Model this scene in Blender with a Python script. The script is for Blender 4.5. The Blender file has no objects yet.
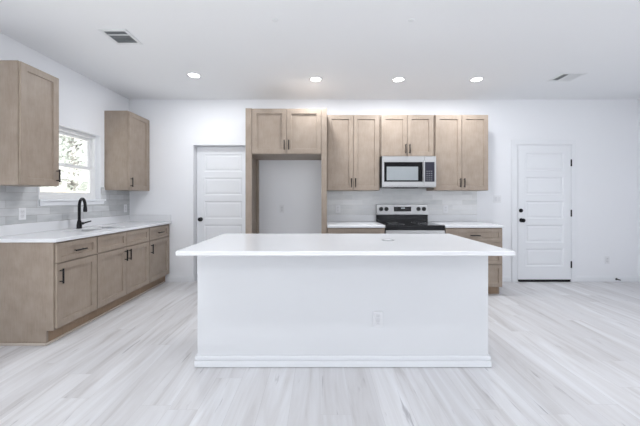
import bpy, bmesh, math, random
from mathutils import Vector, Matrix
random.seed(7)
S = bpy.context.scene
COL = S.collection
PI = math.pi

# ------------------------------------------------------------------ camera, world, lights, exposure
CAMZ = 1.243
D = 4.521            # camera to back wall
XL = -2.879          # left wall
XR = 4.785           # right wall
H = 2.743            # ceiling
YB = -3.6            # room runs on behind the camera
cam = bpy.data.cameras.new('camera')
cam.sensor_width = 36.0
cam.lens = 300.0 / 640.0 * 36.0
cam.shift_y = -14.0 / 640.0
cam.clip_start = 0.05
co = bpy.data.objects.new('camera', cam)
co.location = (0, 0, CAMZ)
co.rotation_euler = (PI / 2, 0, 0)
COL.objects.link(co)
S.camera = co

w = bpy.data.worlds.new('daylight')
S.world = w
w.use_nodes = True
bg = w.node_tree.nodes['Background']
SKY, LOWER_FILL = 1.1, 2.1     # pale overcast sky; brighter lower half added as upward fill
wn = w.node_tree
wtc = wn.nodes.new('ShaderNodeTexCoord'); wsp = wn.nodes.new('ShaderNodeSeparateXYZ')
wmr = wn.nodes.new('ShaderNodeMapRange'); wmr.inputs['From Min'].default_value = -0.08; wmr.inputs['From Max'].default_value = 0.02
wmr.inputs['To Min'].default_value = LOWER_FILL; wmr.inputs['To Max'].default_value = SKY
wn.links.new(wtc.outputs['Generated'], wsp.inputs[0]); wn.links.new(wsp.outputs[2], wmr.inputs['Value'])
wn.links.new(wmr.outputs[0], bg.inputs['Strength'])
bg.inputs['Color'].default_value = (0.93, 0.965, 1.0, 1)
LAMP_W = 8.0               # each added fill lamp; the kitchen downlights run brighter

# low sun through the added rear opening: its patch on the floor stays behind the camera
sl = bpy.data.lights.new('sun', 'SUN'); sl.energy = 13.0; sl.angle = math.radians(1.0); sl.color = (1.0, 0.985, 0.96)
so_ = bpy.data.objects.new('sun', sl); COL.objects.link(so_)
so_.rotation_euler = (math.radians(90 - 42), 0, math.radians(12))

S.view_settings.view_transform = 'Standard'
S.view_settings.look = 'None'
S.view_settings.exposure = 0.25
S.view_settings.gamma = 1.0
S.view_settings.use_curve_mapping = False

# ------------------------------------------------------------------ materials
def new_mat(name):
    m = bpy.data.materials.new(name)
    m.use_nodes = True
    nt = m.node_tree
    return m, nt, nt.nodes['Principled BSDF']

def N(nt, t, **kw):
    n = nt.nodes.new(t)
    for k, v in kw.items():
        setattr(n, k, v)
    return n

def plain(name, col, rough=0.5, metal=0.0, spec=0.5, vary=0.02, scale=8.0, bump=0.0, bscale=200):
    m, nt, b = new_mat(name)
    tc = N(nt, 'ShaderNodeTexCoord')
    no = N(nt, 'ShaderNodeTexNoise'); no.inputs['Scale'].default_value = scale; no.inputs['Detail'].default_value = 3
    nt.links.new(tc.outputs['Object'], no.inputs['Vector'])
    mx = N(nt, 'ShaderNodeMix', data_type='RGBA')
    mx.inputs['A'].default_value = (*[max(0, c * (1 - vary)) for c in col], 1)
    mx.inputs['B'].default_value = (*[min(1, c * (1 + vary)) for c in col], 1)
    nt.links.new(no.outputs['Fac'], mx.inputs['Factor'])
    nt.links.new(mx.outputs['Result'], b.inputs['Base Color'])
    b.inputs['Roughness'].default_value = rough
    b.inputs['Metallic'].default_value = metal
    b.inputs['Specular IOR Level'].default_value = spec
    if bump:
        n2 = N(nt, 'ShaderNodeTexNoise'); n2.inputs['Scale'].default_value = bscale; n2.inputs['Detail'].default_value = 2
        nt.links.new(tc.outputs['Object'], n2.inputs['Vector'])
        bp = N(nt, 'ShaderNodeBump'); bp.inputs['Strength'].default_value = bump; bp.inputs['Distance'].default_value = 0.002
        nt.links.new(n2.outputs['Fac'], bp.inputs['Height'])
        nt.links.new(bp.outputs['Normal'], b.inputs['Normal'])
    return m

def wood(name, c1, c2, scale=(14, 14, 1.6), rough=0.42):
    """stained maple: fine vertical grain plus cloudy blotches"""
    m, nt, b = new_mat(name)
    tc = N(nt, 'ShaderNodeTexCoord')
    oi = N(nt, 'ShaderNodeObjectInfo')
    mp = N(nt, 'ShaderNodeMapping'); mp.inputs['Scale'].default_value = scale
    ad = N(nt, 'ShaderNodeVectorMath', operation='ADD')
    cmb = N(nt, 'ShaderNodeCombineXYZ')
    ml = N(nt, 'ShaderNodeMath', operation='MULTIPLY'); ml.inputs[1].default_value = 31.0
    nt.links.new(oi.outputs['Random'], ml.inputs[0])
    for i in range(3):
        nt.links.new(ml.outputs[0], cmb.inputs[i])
    nt.links.new(tc.outputs['Object'], ad.inputs[0]); nt.links.new(cmb.outputs[0], ad.inputs[1])
    nt.links.new(ad.outputs[0], mp.inputs['Vector'])
    g = N(nt, 'ShaderNodeTexNoise'); g.inputs['Scale'].default_value = 6; g.inputs['Detail'].default_value = 6; g.inputs['Roughness'].default_value = 0.65
    nt.links.new(mp.outputs[0], g.inputs['Vector'])
    bl = N(nt, 'ShaderNodeTexNoise'); bl.inputs['Scale'].default_value = 9; bl.inputs['Detail'].default_value = 3
    nt.links.new(ad.outputs[0], bl.inputs['Vector'])
    mm = N(nt, 'ShaderNodeMix', data_type='FLOAT'); mm.inputs['Factor'].default_value = 0.5
    nt.links.new(g.outputs['Fac'], mm.inputs['A']); nt.links.new(bl.outputs['Fac'], mm.inputs['B'])
    r = N(nt, 'ShaderNodeValToRGB')
    r.color_ramp.elements[0].position = 0.28; r.color_ramp.elements[0].color = (*c1, 1)
    r.color_ramp.elements[1].position = 0.72; r.color_ramp.elements[1].color = (*c2, 1)
    nt.links.new(mm.outputs['Result'], r.inputs['Fac'])
    nt.links.new(r.outputs['Color'], b.inputs['Base Color'])
    b.inputs['Roughness'].default_value = rough
    b.inputs['Specular IOR Level'].default_value = 0.35
    return m

def tile_mat(name, axis, ca, cb_, mo):
    m, nt, b = new_mat(name)
    tc = N(nt, 'ShaderNodeTexCoord')
    sp = N(nt, 'ShaderNodeSeparateXYZ'); nt.links.new(tc.outputs['Object'], sp.inputs[0])
    cb = N(nt, 'ShaderNodeCombineXYZ')
    nt.links.new(sp.outputs[axis], cb.inputs[0]); nt.links.new(sp.outputs[2], cb.inputs[1])
    mp = N(nt, 'ShaderNodeMapping'); mp.inputs['Location'].default_value = (0.11, -1.007, 0)
    nt.links.new(cb.outputs[0], mp.inputs['Vector'])
    br = N(nt, 'ShaderNodeTexBrick')
    br.inputs['Scale'].default_value = 1.0
    br.inputs['Brick Width'].default_value = 0.30; br.inputs['Row Height'].default_value = 0.075
    br.inputs['Mortar Size'].default_value = 0.0022; br.inputs['Mortar Smooth'].default_value = 0.2
    br.inputs['Bias'].default_value = 0.0
    br.inputs['Color1'].default_value = (*ca, 1)
    br.inputs['Color2'].default_value = (*cb_, 1)
    br.inputs['Mortar'].default_value = (mo, mo, mo * 1.01, 1)
    nt.links.new(mp.outputs[0], br.inputs['Vector'])
    no = N(nt, 'ShaderNodeTexNoise'); no.inputs['Scale'].default_value = 14; no.inputs['Detail'].default_value = 4
    mp2 = N(nt, 'ShaderNodeMapping'); mp2.inputs['Scale'].default_value = (0.35, 1, 1)
    nt.links.new(cb.outputs[0], mp2.inputs['Vector']); nt.links.new(mp2.outputs[0], no.inputs['Vector'])
    mx = N(nt, 'ShaderNodeMix', data_type='RGBA', blend_type='OVERLAY'); mx.inputs['Factor'].default_value = 0.35
    nt.links.new(br.outputs['Color'], mx.inputs['A']); nt.links.new(no.outputs['Fac'], mx.inputs['B'])
    nt.links.new(mx.outputs['Result'], b.inputs['Base Color'])
    b.inputs['Roughness'].default_value = 0.18
    bp = N(nt, 'ShaderNodeBump'); bp.inputs['Strength'].default_value = 0.35; bp.inputs['Distance'].default_value = 0.002; bp.invert = True
    nt.links.new(br.outputs['Fac'], bp.inputs['Height']); nt.links.new(bp.outputs['Normal'], b.inputs['Normal'])
    return m

def floor_mat():
    m, nt, b = new_mat('whitewashed_oak_planks')
    L = nt.links.new
    tc = N(nt, 'ShaderNodeTexCoord')
    sp = N(nt, 'ShaderNodeSeparateXYZ'); L(tc.outputs['Object'], sp.inputs[0])
    rw_ = N(nt, 'ShaderNodeMath', operation='DIVIDE'); rw_.inputs[1].default_value = 0.18; L(sp.outputs[0], rw_.inputs[0])
    rf = N(nt, 'ShaderNodeMath', operation='FLOOR'); L(rw_.outputs[0], rf.inputs[0])
    wn_ = N(nt, 'ShaderNodeTexWhiteNoise', noise_dimensions='1D'); L(rf.outputs[0], wn_.inputs['W'])
    ws = N(nt, 'ShaderNodeMath', operation='MULTIPLY_ADD'); ws.inputs[1].default_value = 1.22; L(wn_.outputs['Value'], ws.inputs[0]); L(sp.outputs[1], ws.inputs[2])
    cb = N(nt, 'ShaderNodeCombineXYZ'); L(ws.outputs[0], cb.inputs[0]); L(sp.outputs[0], cb.inputs[1])
    br = N(nt, 'ShaderNodeTexBrick'); br.offset = 0.0; br.offset_frequency = 2
    br.inputs['Scale'].default_value = 1.0
    br.inputs['Brick Width'].default_value = 1.22; br.inputs['Row Height'].default_value = 0.18
    br.inputs['Mortar Size'].default_value = 0.0009; br.inputs['Mortar Smooth'].default_value = 0.0
    br.inputs['Color1'].default_value = (0, 0, 0, 1); br.inputs['Color2'].default_value = (1, 1, 1, 1)
    br.inputs['Mortar'].default_value = (0.2, 0.2, 0.2, 1)
    L(cb.outputs[0], br.inputs['Vector'])
    # each plank takes its own slice of the grain
    ofs = N(nt, 'ShaderNodeMath', operation='MULTIPLY'); ofs.inputs[1].default_value = 17.0
    L(br.outputs['Color'], ofs.inputs[0])
    c3 = N(nt, 'ShaderNodeCombineXYZ'); L(ofs.outputs[0], c3.inputs[0]); L(ofs.outputs[0], c3.inputs[2])
    ad = N(nt, 'ShaderNodeVectorMath', operation='ADD'); L(cb.outputs[0], ad.inputs[0]); L(c3.outputs[0], ad.inputs[1])
    mp = N(nt, 'ShaderNodeMapping'); mp.inputs['Scale'].default_value = (0.55, 6.0, 1.0); L(ad.outputs[0], mp.inputs['Vector'])
    g = N(nt, 'ShaderNodeTexNoise'); g.inputs['Scale'].default_value = 1.3; g.inputs['Detail'].default_value = 5; g.inputs['Roughness'].default_value = 0.6; g.inputs['Distortion'].default_value = 1.2
    L(mp.outputs[0], g.inputs['Vector'])
    r = N(nt, 'ShaderNodeValToRGB')
    e = r.color_ramp.elements
    e[0].position = 0.22; e[0].color = (0.47, 0.455, 0.455, 1)
    e[1].position = 0.68; e[1].color = (0.775, 0.785, 0.815, 1)
    x = e.new(0.42); x.color = (0.66, 0.655, 0.67, 1)
    L(g.outputs['Fac'], r.inputs['Fac'])
    # plank to plank tone
    tone = N(nt, 'ShaderNodeMix', data_type='RGBA', blend_type='MULTIPLY'); tone.inputs['Factor'].default_value = 1.0
    tr = N(nt, 'ShaderNodeValToRGB')
    tr.color_ramp.elements[0].color = (0.88, 0.875, 0.875, 1); tr.color_ramp.elements[1].color = (1, 1, 1, 1)
    L(br.outputs['Color'], tr.inputs['Fac'])
    L(r.outputs['Color'], tone.inputs['A']); L(tr.outputs['Color'], tone.inputs['B'])
    # dark knots and cracks along the grain
    mp3 = N(nt, 'ShaderNodeMapping'); mp3.inputs['Scale'].default_value = (3.0, 26.0, 1.0); L(ad.outputs[0], mp3.inputs['Vector'])
    k = N(nt, 'ShaderNodeTexNoise'); k.inputs['Scale'].default_value = 1.1; k.inputs['Detail'].default_value = 3; k.inputs['Distortion'].default_value = 0.4
    L(mp3.outputs[0], k.inputs['Vector'])
    kr = N(nt, 'ShaderNodeValToRGB')
    kr.color_ramp.elements[0].position = 0.22; kr.color_ramp.elements[0].color = (0.55, 0.54, 0.55, 1)
    kr.color_ramp.elements[1].position = 0.33; kr.color_ramp.elements[1].color = (1, 1, 1, 1)
    L(k.outputs['Fac'], kr.inputs['Fac'])
    t2 = N(nt, 'ShaderNodeMix', data_type='RGBA', blend_type='MULTIPLY'); t2.inputs['Factor'].default_value = 1.0
    L(tone.outputs['Result'], t2.inputs['A']); L(kr.outputs['Color'], t2.inputs['B'])
    # seams
    t3 = N(nt, 'ShaderNodeMix', data_type='RGBA'); t3.inputs['B'].default_value = (0.45, 0.44, 0.45, 1)
    sf = N(nt, 'ShaderNodeMath', operation='MULTIPLY'); sf.inputs[1].default_value = 0.5
    L(br.outputs['Fac'], sf.inputs[0]); L(sf.outputs[0], t3.inputs['Factor']); L(t2.outputs['Result'], t3.inputs['A'])
    L(t3.outputs['Result'], b.inputs['Base Color'])
    b.inputs['Roughness'].default_value = 0.42
    b.inputs['Specular IOR Level'].default_value = 0.4
    return m

def steel_mat(name, col=(0.62, 0.62, 0.62), rough=0.28):
    m, nt, b = new_mat(name)
    tc = N(nt, 'ShaderNodeTexCoord')
    mp = N(nt, 'ShaderNodeMapping'); mp.inputs['Scale'].default_value = (2, 2, 300)
    no = N(nt, 'ShaderNodeTexNoise'); no.inputs['Scale'].default_value = 3
    nt.links.new(tc.outputs['Object'], mp.inputs['Vector']); nt.links.new(mp.outputs[0], no.inputs['Vector'])
    mr = N(nt, 'ShaderNodeMapRange'); mr.inputs['To Min'].default_value = rough - 0.06; mr.inputs['To Max'].default_value = rough + 0.08
    nt.links.new(no.outputs['Fac'], mr.inputs['Value']); nt.links.new(mr.outputs[0], b.inputs['Roughness'])
    b.inputs['Base Color'].default_value = (*col, 1); b.inputs['Metallic'].default_value = 1.0
    return m

def glass_mat(name, tint=(1, 1, 1)):
    m = bpy.data.materials.new(name); m.use_nodes = True
    nt = m.node_tree; nt.nodes.clear()
    out = N(nt, 'ShaderNodeOutputMaterial')
    t = N(nt, 'ShaderNodeBsdfTransparent'); t.inputs['Color'].default_value = (*tint, 1)
    g = N(nt, 'ShaderNodeBsdfGlossy'); g.inputs['Roughness'].default_value = 0.02
    f = N(nt, 'ShaderNodeFresnel')
    ge = N(nt, 'ShaderNodeNewGeometry')
    io = N(nt, 'ShaderNodeMapRange'); io.inputs['To Min'].default_value = 1.45; io.inputs['To Max'].default_value = 1 / 1.45
    nt.links.new(ge.outputs['Backfacing'], io.inputs['Value']); nt.links.new(io.outputs[0], f.inputs['IOR'])
    mx = N(nt, 'ShaderNodeMixShader')
    nt.links.new(f.outputs[0], mx.inputs[0]); nt.links.new(t.outputs[0], mx.inputs[1]); nt.links.new(g.outputs[0], mx.inputs[2])
    nt.links.new(mx.outputs[0], out.inputs['Surface'])
    return m

def emit_mat(name, col, strength):
    m, nt, b = new_mat(name)
    b.inputs['Base Color'].default_value = (*col, 1)
    b.inputs['Emission Color'].default_value = (*col, 1)
    b.inputs['Emission Strength'].default_value = strength
    return m

MAT = {}
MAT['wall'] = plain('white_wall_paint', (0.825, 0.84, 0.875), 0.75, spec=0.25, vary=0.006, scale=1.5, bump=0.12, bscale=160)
MAT['ceiling'] = plain('white_ceiling_paint', (0.835, 0.85, 0.875), 0.85, spec=0.2, vary=0.008, scale=1.2, bump=0.15, bscale=120)
MAT['trim'] = plain('white_trim_paint', (0.80, 0.82, 0.855), 0.38, vary=0.005)
MAT['door'] = plain('white_door_paint', (0.79, 0.81, 0.845), 0.42, vary=0.006)
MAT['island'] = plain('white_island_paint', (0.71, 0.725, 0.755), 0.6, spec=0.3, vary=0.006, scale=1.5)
MAT['quartz'] = plain('white_quartz', (0.75, 0.762, 0.79), 0.2, vary=0.018, scale=5.0)
MAT['wood'] = wood('stained_maple', (0.270, 0.216, 0.173), (0.375, 0.312, 0.259))
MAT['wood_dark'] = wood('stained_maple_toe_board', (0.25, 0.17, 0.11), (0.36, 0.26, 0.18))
MAT['wood_highlight'] = wood('maple_moulding_highlight', (0.46, 0.40, 0.35), (0.56, 0.50, 0.45))  # paler tone stands in for the highlight along the shoe moulding
MAT['black'] = plain('matte_black_metal', (0.006, 0.006, 0.008), 0.45, metal=0.0, spec=0.25, vary=0.1)
MAT['bronze'] = plain('dark_bronze_metal', (0.016, 0.012, 0.011), 0.45, spec=0.3, vary=0.1)
MAT['steel'] = steel_mat('brushed_steel', (0.50, 0.50, 0.505), 0.36)
MAT['sinksteel'] = steel_mat('sink_steel', (0.16, 0.165, 0.175), 0.35)
MAT['blackglass'] = plain('black_ceramic_glass', (0.010, 0.010, 0.012), 0.08, vary=0.1)
MAT['ovenglass'] = plain('microwave_black_glass', (0.008, 0.008, 0.009), 0.15, spec=0.12, vary=0.1)
MAT['blackplastic'] = plain('black_plastic', (0.012, 0.012, 0.013), 0.35, vary=0.1)
MAT['panelglass'] = plain('dark_control_glass', (0.030, 0.030, 0.045), 0.25, spec=0.2, vary=0.1)
MAT['mesh'] = plain('microwave_door_screen', (0.30, 0.33, 0.35), 0.25, vary=0.05)
MAT['plate'] = plain('white_plastic', (0.76, 0.77, 0.80), 0.35, vary=0.005)
MAT['plateshade'] = plain('grey_plastic_slots', (0.35, 0.36, 0.38), 0.5, vary=0.02)
MAT['socket'] = plain('white_plastic_socket', (0.70, 0.71, 0.74), 0.4, vary=0.01)
MAT['vinyl'] = plain('white_vinyl', (0.82, 0.83, 0.84), 0.4, vary=0.005)
MAT['vent'] = plain('white_enamel_vent', (0.76, 0.78, 0.80), 0.45, vary=0.01)
MAT['ventdark'] = plain('dark_duct', (0.16, 0.175, 0.19), 0.8, vary=0.1)
MAT['ring'] = plain('grey_metal_ring', (0.36, 0.37, 0.39), 0.35, metal=0.6, vary=0.03)
MAT['lamp'] = emit_mat('downlight_lens', (1.0, 0.98, 0.95), 9.0)
MAT['digits'] = emit_mat('pale_display_digits', (0.6, 0.65, 0.7), 0.25)
MAT['glass'] = glass_mat('window_glass')
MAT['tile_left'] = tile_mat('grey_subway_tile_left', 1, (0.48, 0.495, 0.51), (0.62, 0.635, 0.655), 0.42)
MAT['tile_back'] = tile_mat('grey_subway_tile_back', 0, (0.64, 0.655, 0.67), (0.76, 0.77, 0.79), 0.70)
MAT['floor'] = floor_mat()
MAT['fence'] = wood('bare_fence_boards', (0.62, 0.54, 0.40), (0.74, 0.66, 0.52), rough=0.8)
MAT['siding'] = plain('white_siding', (0.75, 0.77, 0.79), 0.7)
MAT['roofing'] = plain('pale_shingle_roof', (0.60, 0.63, 0.66), 0.85, vary=0.08)
MAT['bark'] = plain('grey_bark', (0.34, 0.33, 0.32), 0.9, vary=0.2)
MAT['leaf'] = plain('grey_green_leaf', (0.68, 0.71, 0.70), 0.7, vary=0.15, scale=3)
lm = MAT['leaf']; lnt = lm.node_tree; lb = lnt.nodes['Principled BSDF']
ltr = lnt.nodes.new('ShaderNodeBsdfTranslucent'); ltr.inputs['Color'].default_value = (0.72, 0.76, 0.72, 1)
lmx = lnt.nodes.new('ShaderNodeMixShader'); lmx.inputs[0].default_value = 0.5
lnt.links.new(lb.outputs[0], lmx.inputs[1]); lnt.links.new(ltr.outputs[0], lmx.inputs[2])
lnt.links.new(lmx.outputs[0], lnt.nodes['Material Output'].inputs['Surface'])
MAT['snow'] = plain('pale_ground', (0.62, 0.60, 0.55), 0.9, vary=0.08)

# ------------------------------------------------------------------ mesh helpers
def box(bm, x0, x1, y0, y1, z0, z1, bev=0.0, seg=2):
    t = bmesh.new()
    v = [t.verts.new((x, y, z)) for x in (x0, x1) for y in (y0, y1) for z in (z0, z1)]
    for f in ((0, 1, 3, 2), (4, 6, 7, 5), (0, 4, 5, 1), (2, 3, 7, 6), (0, 2, 6, 4), (1, 5, 7, 3)):
        t.faces.new([v[i] for i in f])
    if bev > 0:
        bmesh.ops.bevel(t, geom=list(t.edges), offset=bev, segments=seg, profile=0.5, affect='EDGES')
    merge(bm, t)

def merge(bm, t, mat=None):
    bmesh.ops.recalc_face_normals(t, faces=list(t.faces))
    if mat is not None:
        bmesh.ops.transform(t, matrix=mat, verts=list(t.verts))
    me = bpy.data.meshes.new('tmp')
    t.to_mesh(me); t.free()
    bm.from_mesh(me)
    bpy.data.meshes.remove(me)

def align(axis):
    return Vector((0, 0, 1)).rotation_difference(Vector(axis)).to_matrix().to_4x4()

def cyl(bm, c, axis, r, h, r2=None, seg=24, bev=0.0):
    """cylinder / cone starting at c and running h along axis"""
    t = bmesh.new()
    bmesh.ops.create_cone(t, cap_ends=True, segments=seg, radius1=r, radius2=r if r2 is None else r2, depth=h)
    if bev > 0:
        ed = [e for e in t.edges if len(e.link_faces) == 2 and e.calc_face_angle(0) > 0.6]
        bmesh.ops.bevel(t, geom=ed, offset=bev, segments=2, affect='EDGES')
    bmesh.ops.translate(t, vec=(0, 0, h / 2), verts=list(t.verts))
    merge(bm, t, Matrix.Translation(Vector(c)) @ align(axis))

def ring(bm, c, axis, ri, ro, h, seg=32):
    t = bmesh.new()
    rows = []
    for (r, z) in ((ri, 0), (ro, 0), (ro, h * 0.5), (ro - (ro - ri) * 0.25, h), (ri, h * 0.7)):
        rows.append([t.verts.new((r * math.cos(2 * PI * i / seg), r * math.sin(2 * PI * i / seg), z)) for i in range(seg)])
    for k in range(5):
        a, b = rows[k], rows[(k + 1) % 5]
        for i in range(seg):
            t.faces.new((a[i], a[(i + 1) % seg], b[(i + 1) % seg], b[i]))
    merge(bm, t, Matrix.Translation(Vector(c)) @ align(axis))

def tube(bm, pts, r, seg=12):
    """round tube through points; r is a number or a list"""
    pts = [Vector(p) for p in pts]
    rs = r if isinstance(r, (list, tuple)) else [r] * len(pts)
    t = bmesh.new()
    prev = None; rows = []
    for i, p in enumerate(pts):
        d = (pts[min(i + 1, len(pts) - 1)] - pts[max(i - 1, 0)]).normalized()
        if prev is None:
            up = Vector((0, 0, 1)) if abs(d.z) < 0.9 else Vector((1, 0, 0))
            n = d.cross(up).normalized()
        else:
            n = (prev - d * prev.dot(d)).normalized()
        prev = n
        b = d.cross(n)
        rows.append([t.verts.new(p + (n * math.cos(2 * PI * k / seg) + b * math.sin(2 * PI * k / seg)) * rs[i]) for k in range(seg)])
    for a, b in zip(rows, rows[1:]):
        for k in range(seg):
            t.faces.new((a[k], a[(k + 1) % seg], b[(k + 1) % seg], b[k]))
    t.faces.new(rows[0][::-1]); t.faces.new(rows[-1])
    merge(bm, t)

def panel_slab(bm, x0, x1, z0, z1, yb, yf, panels, depth, slope, raise_mid=0.0, edge=0.0015):
    """slab from yb (back) to yf (front, smaller y) whose front has sunk panels [(x0,x1,z0,z1)]"""
    t = bmesh.new()
    xs = sorted({x0, x1, *[p[0] for p in panels], *[p[1] for p in panels]})
    zs = sorted({z0, z1, *[p[2] for p in panels], *[p[3] for p in panels]})
    cache = {}
    def V(x, y, z):
        k = (round(x, 5), round(y, 5), round(z, 5))
        if k not in cache:
            cache[k] = t.verts.new((x, y, z))
        return cache[k]
    for i in range(len(xs) - 1):
        for j in range(len(zs) - 1):
            a, b, c, d = xs[i], xs[i + 1], zs[j], zs[j + 1]
            mx_, mz_ = (a + b) / 2, (c + d) / 2
            t.faces.new((V(a, yb, c), V(a, yb, d), V(b, yb, d), V(b, yb, c)))
            inp = [p for p in panels if p[0] < mx_ < p[1] and p[2] < mz_ < p[3]]
            if not inp:
                t.faces.new((V(a, yf, c), V(b, yf, c), V(b, yf, d), V(a, yf, d)))
    for p in panels:
        a, b, c, d = p
        loops = [((a, b, c, d), yf)]
        loops.append(((a + slope, b - slope, c + slope, d - slope), yf + depth))
        if raise_mid:
            s2 = slope + 0.012; s3 = slope + 0.03
            loops.append(((a + s2, b - s2, c + s2, d - s2), yf + depth))
            loops.append(((a + s3, b - s3, c + s3, d - s3), yf + depth - raise_mid))
        # outer loop follows the grid so shared edges match
        for (q, y), (q2, y2) in zip(loops, loops[1:]):
            o = [V(q[0], y, q[2]), V(q[1], y, q[2]), V(q[1], y, q[3]), V(q[0], y, q[3])]
            n = [V(q2[0], y2, q2[2]), V(q2[1], y2, q2[2]), V(q2[1], y2, q2[3]), V(q2[0], y2, q2[3])]
            for k in range(4):
                t.faces.new((o[k], o[(k + 1) % 4], n[(k + 1) % 4], n[k]))
        q, y = loops[-1]
        t.faces.new((V(q[0], y, q[2]), V(q[1], y, q[2]), V(q[1], y, q[3]), V(q[0], y, q[3])))
    for a, b in zip(xs, xs[1:]):
        t.faces.new((V(a, yb, z0), V(b, yb, z0), V(b, yf, z0), V(a, yf, z0)))
        t.faces.new((V(a, yb, z1), V(a, yf, z1), V(b, yf, z1), V(b, yb, z1)))
    for a, b in zip(zs, zs[1:]):
        t.faces.new((V(x0, yb, a), V(x0, yf, a), V(x0, yf, b), V(x0, yb, b)))
        t.faces.new((V(x1, yb, a), V(x1, yb, b), V(x1, yf, b), V(x1, yf, a)))
    merge(bm, t)

def slab(bm, x0, x1, y0, y1, z0, z1, hole=None, bev=0.004):
    t = bmesh.new()
    holes = hole or []
    xs = sorted({x0, x1, *[v for h in holes for v in h[:2]]}); ys = sorted({y0, y1, *[v for h in holes for v in h[2:]]})
    cache = {}
    def V(x, y, z):
        k = (round(x, 5), round(y, 5), round(z, 5))
        if k not in cache:
            cache[k] = t.verts.new((x, y, z))
        return cache[k]
    def solid(i, j):
        if i < 0 or j < 0 or i >= len(xs) - 1 or j >= len(ys) - 1:
            return False
        cx, cy = (xs[i] + xs[i + 1]) / 2, (ys[j] + ys[j + 1]) / 2
        return not any(h[0] < cx < h[1] and h[2] < cy < h[3] for h in holes)
    for i in range(len(xs) - 1):
        for j in range(len(ys) - 1):
            if not solid(i, j):
                continue
            a, b, c, d = xs[i], xs[i + 1], ys[j], ys[j + 1]
            t.faces.new((V(a, c, z1), V(b, c, z1), V(b, d, z1), V(a, d, z1)))
            t.faces.new((V(a, c, z0), V(a, d, z0), V(b, d, z0), V(b, c, z0)))
            for (di, dj, p, q) in ((-1, 0, (a, c), (a, d)), (1, 0, (b, c), (b, d)), (0, -1, (a, c), (b, c)), (0, 1, (a, d), (b, d))):
                if not solid(i + di, j + dj):
                    t.faces.new((V(*p, z0), V(*q, z0), V(*q, z1), V(*p, z1)))
    bmesh.ops.recalc_face_normals(t, faces=list(t.faces))
    if bev:
        ed = [e for e in t.edges if len(e.link_faces) == 2 and e.calc_face_angle(0) > 0.6]
        bmesh.ops.bevel(t, geom=ed, offset=bev, segments=3, profile=0.5, affect='EDGES')
    merge(bm, t)

def BM():
    return bmesh.new()

def obj(name, bm, mat, parent=None, label=None, smooth=False):
    me = bpy.data.meshes.new(name)
    bm.to_mesh(me); bm.free()
    o = bpy.data.objects.new(name, me)
    COL.objects.link(o)
    me.materials.append(MAT[mat])
    if smooth:
        for p in me.polygons:
            p.use_smooth = True
        try:
            me.set_sharp_from_angle(angle=math.radians(40))
        except Exception:
            pass
    if parent:
        o.parent = parent
    if label:
        o['label'] = label
    return o

def tag(o, label, cat, group=None, kind=None):
    o['label'] = label; o['category'] = cat
    if group: o['group'] = group
    if kind: o['kind'] = kind
    return o

def thing(name, label, cat, loc=(0, 0, 0), rotz=0.0, group=None):
    o = bpy.data.objects.new(name, None)
    o.empty_display_size = 0.1
    o.location = loc; o.rotation_euler = (0, 0, rotz)
    COL.objects.link(o)
    return tag(o, label, cat, group)

def struct(name, bm, mat, label, cat, parent=None, smooth=False):
    o = obj(name, bm, mat, parent, smooth=smooth)
    if parent is None:
        tag(o, label, cat, kind='structure')
    return o

def dup(root, loc, rotz, label, group=None):
    def cp(o, par):
        c = o.copy(); COL.objects.link(c)
        if par: c.parent = par
        for ch in o.children:
            cp(ch, c)
        return c
    r = cp(root, None)
    r.location = loc; r.rotation_euler = (0, 0, rotz); r['label'] = label
    if group: r['group'] = group
    return r

# ------------------------------------------------------------------ room shell
T = 0.14
bm = BM(); box(bm, XL - 0.3, XR + 0.3, YB, D + 0.3, -0.1, 0.0)
struct('floor', bm, 'floor', 'whitewashed grey oak plank floor running towards the back wall', 'floor')
bm = BM(); box(bm, XL - T, XR + T, YB, D + 0.3, H, H + 0.1)
struct('ceiling', bm, 'ceiling', 'flat white ceiling over the kitchen', 'ceiling')

# back wall with the pantry doorway recessed in it
PX0, PX1, PZ = -1.909, -1.085, 2.057
bm = BM()
box(bm, XL - T, PX0, D, D + 0.25, 0, H)
box(bm, PX1, XR + T, D, D + 0.25, 0, H)
box(bm, PX0, PX1, D, D + 0.25, PZ, H)
box(bm, PX0 - 0.01, PX1 + 0.01, D + 0.165, D + 0.25, 0, PZ + 0.01)
struct('wall_back', bm, 'wall', 'white back wall behind the range and cabinets', 'wall')

WY0, WY1, WZ0, WZ1 = 3.075, 3.935, 1.24, 2.065
bm = BM()
box(bm, XL - T, XL, 1.7, WY0, 0, H); box(bm, XL - T, XL, YB, 1.7, 2.35, H); box(bm, XL - T, XL, YB, -2.8, 0, 2.35); box(bm, XL - T, XL, WY1, D, 0, H)  # unseen opening beside the camera, added to let in fill daylight
box(bm, XL - T, XL, WY0, WY1, 0, WZ0); box(bm, XL - T, XL, WY0, WY1, WZ1, H)
struct('wall_left', bm, 'wall', 'white left wall holding the kitchen window', 'wall')
# the right wall has a wide unseen opening beside the camera, added for daylight
bm = BM()
box(bm, XR, XR + T, 0.9, D, 0, H); box(bm, XR, XR + T, YB, 0.9, 2.35, H); box(bm, XR, XR + T, YB, -2.8, 0, 2.35)
struct('wall_right', bm, 'wall', 'white right wall at the edge of the picture', 'wall')

bm = BM()
box(bm, XL - T, -1.8, YB - T, YB, 0, H); box(bm, 1.9, XR + T, YB - T, YB, 0, H); box(bm, -1.8, 1.9, YB - T, YB, 2.1, H)  # unseen rear wall, added to narrow the daylight from behind
struct('wall_rear', bm, 'wall', 'unseen white wall behind the camera, its wide opening shaped to limit the daylight', 'wall')

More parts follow.
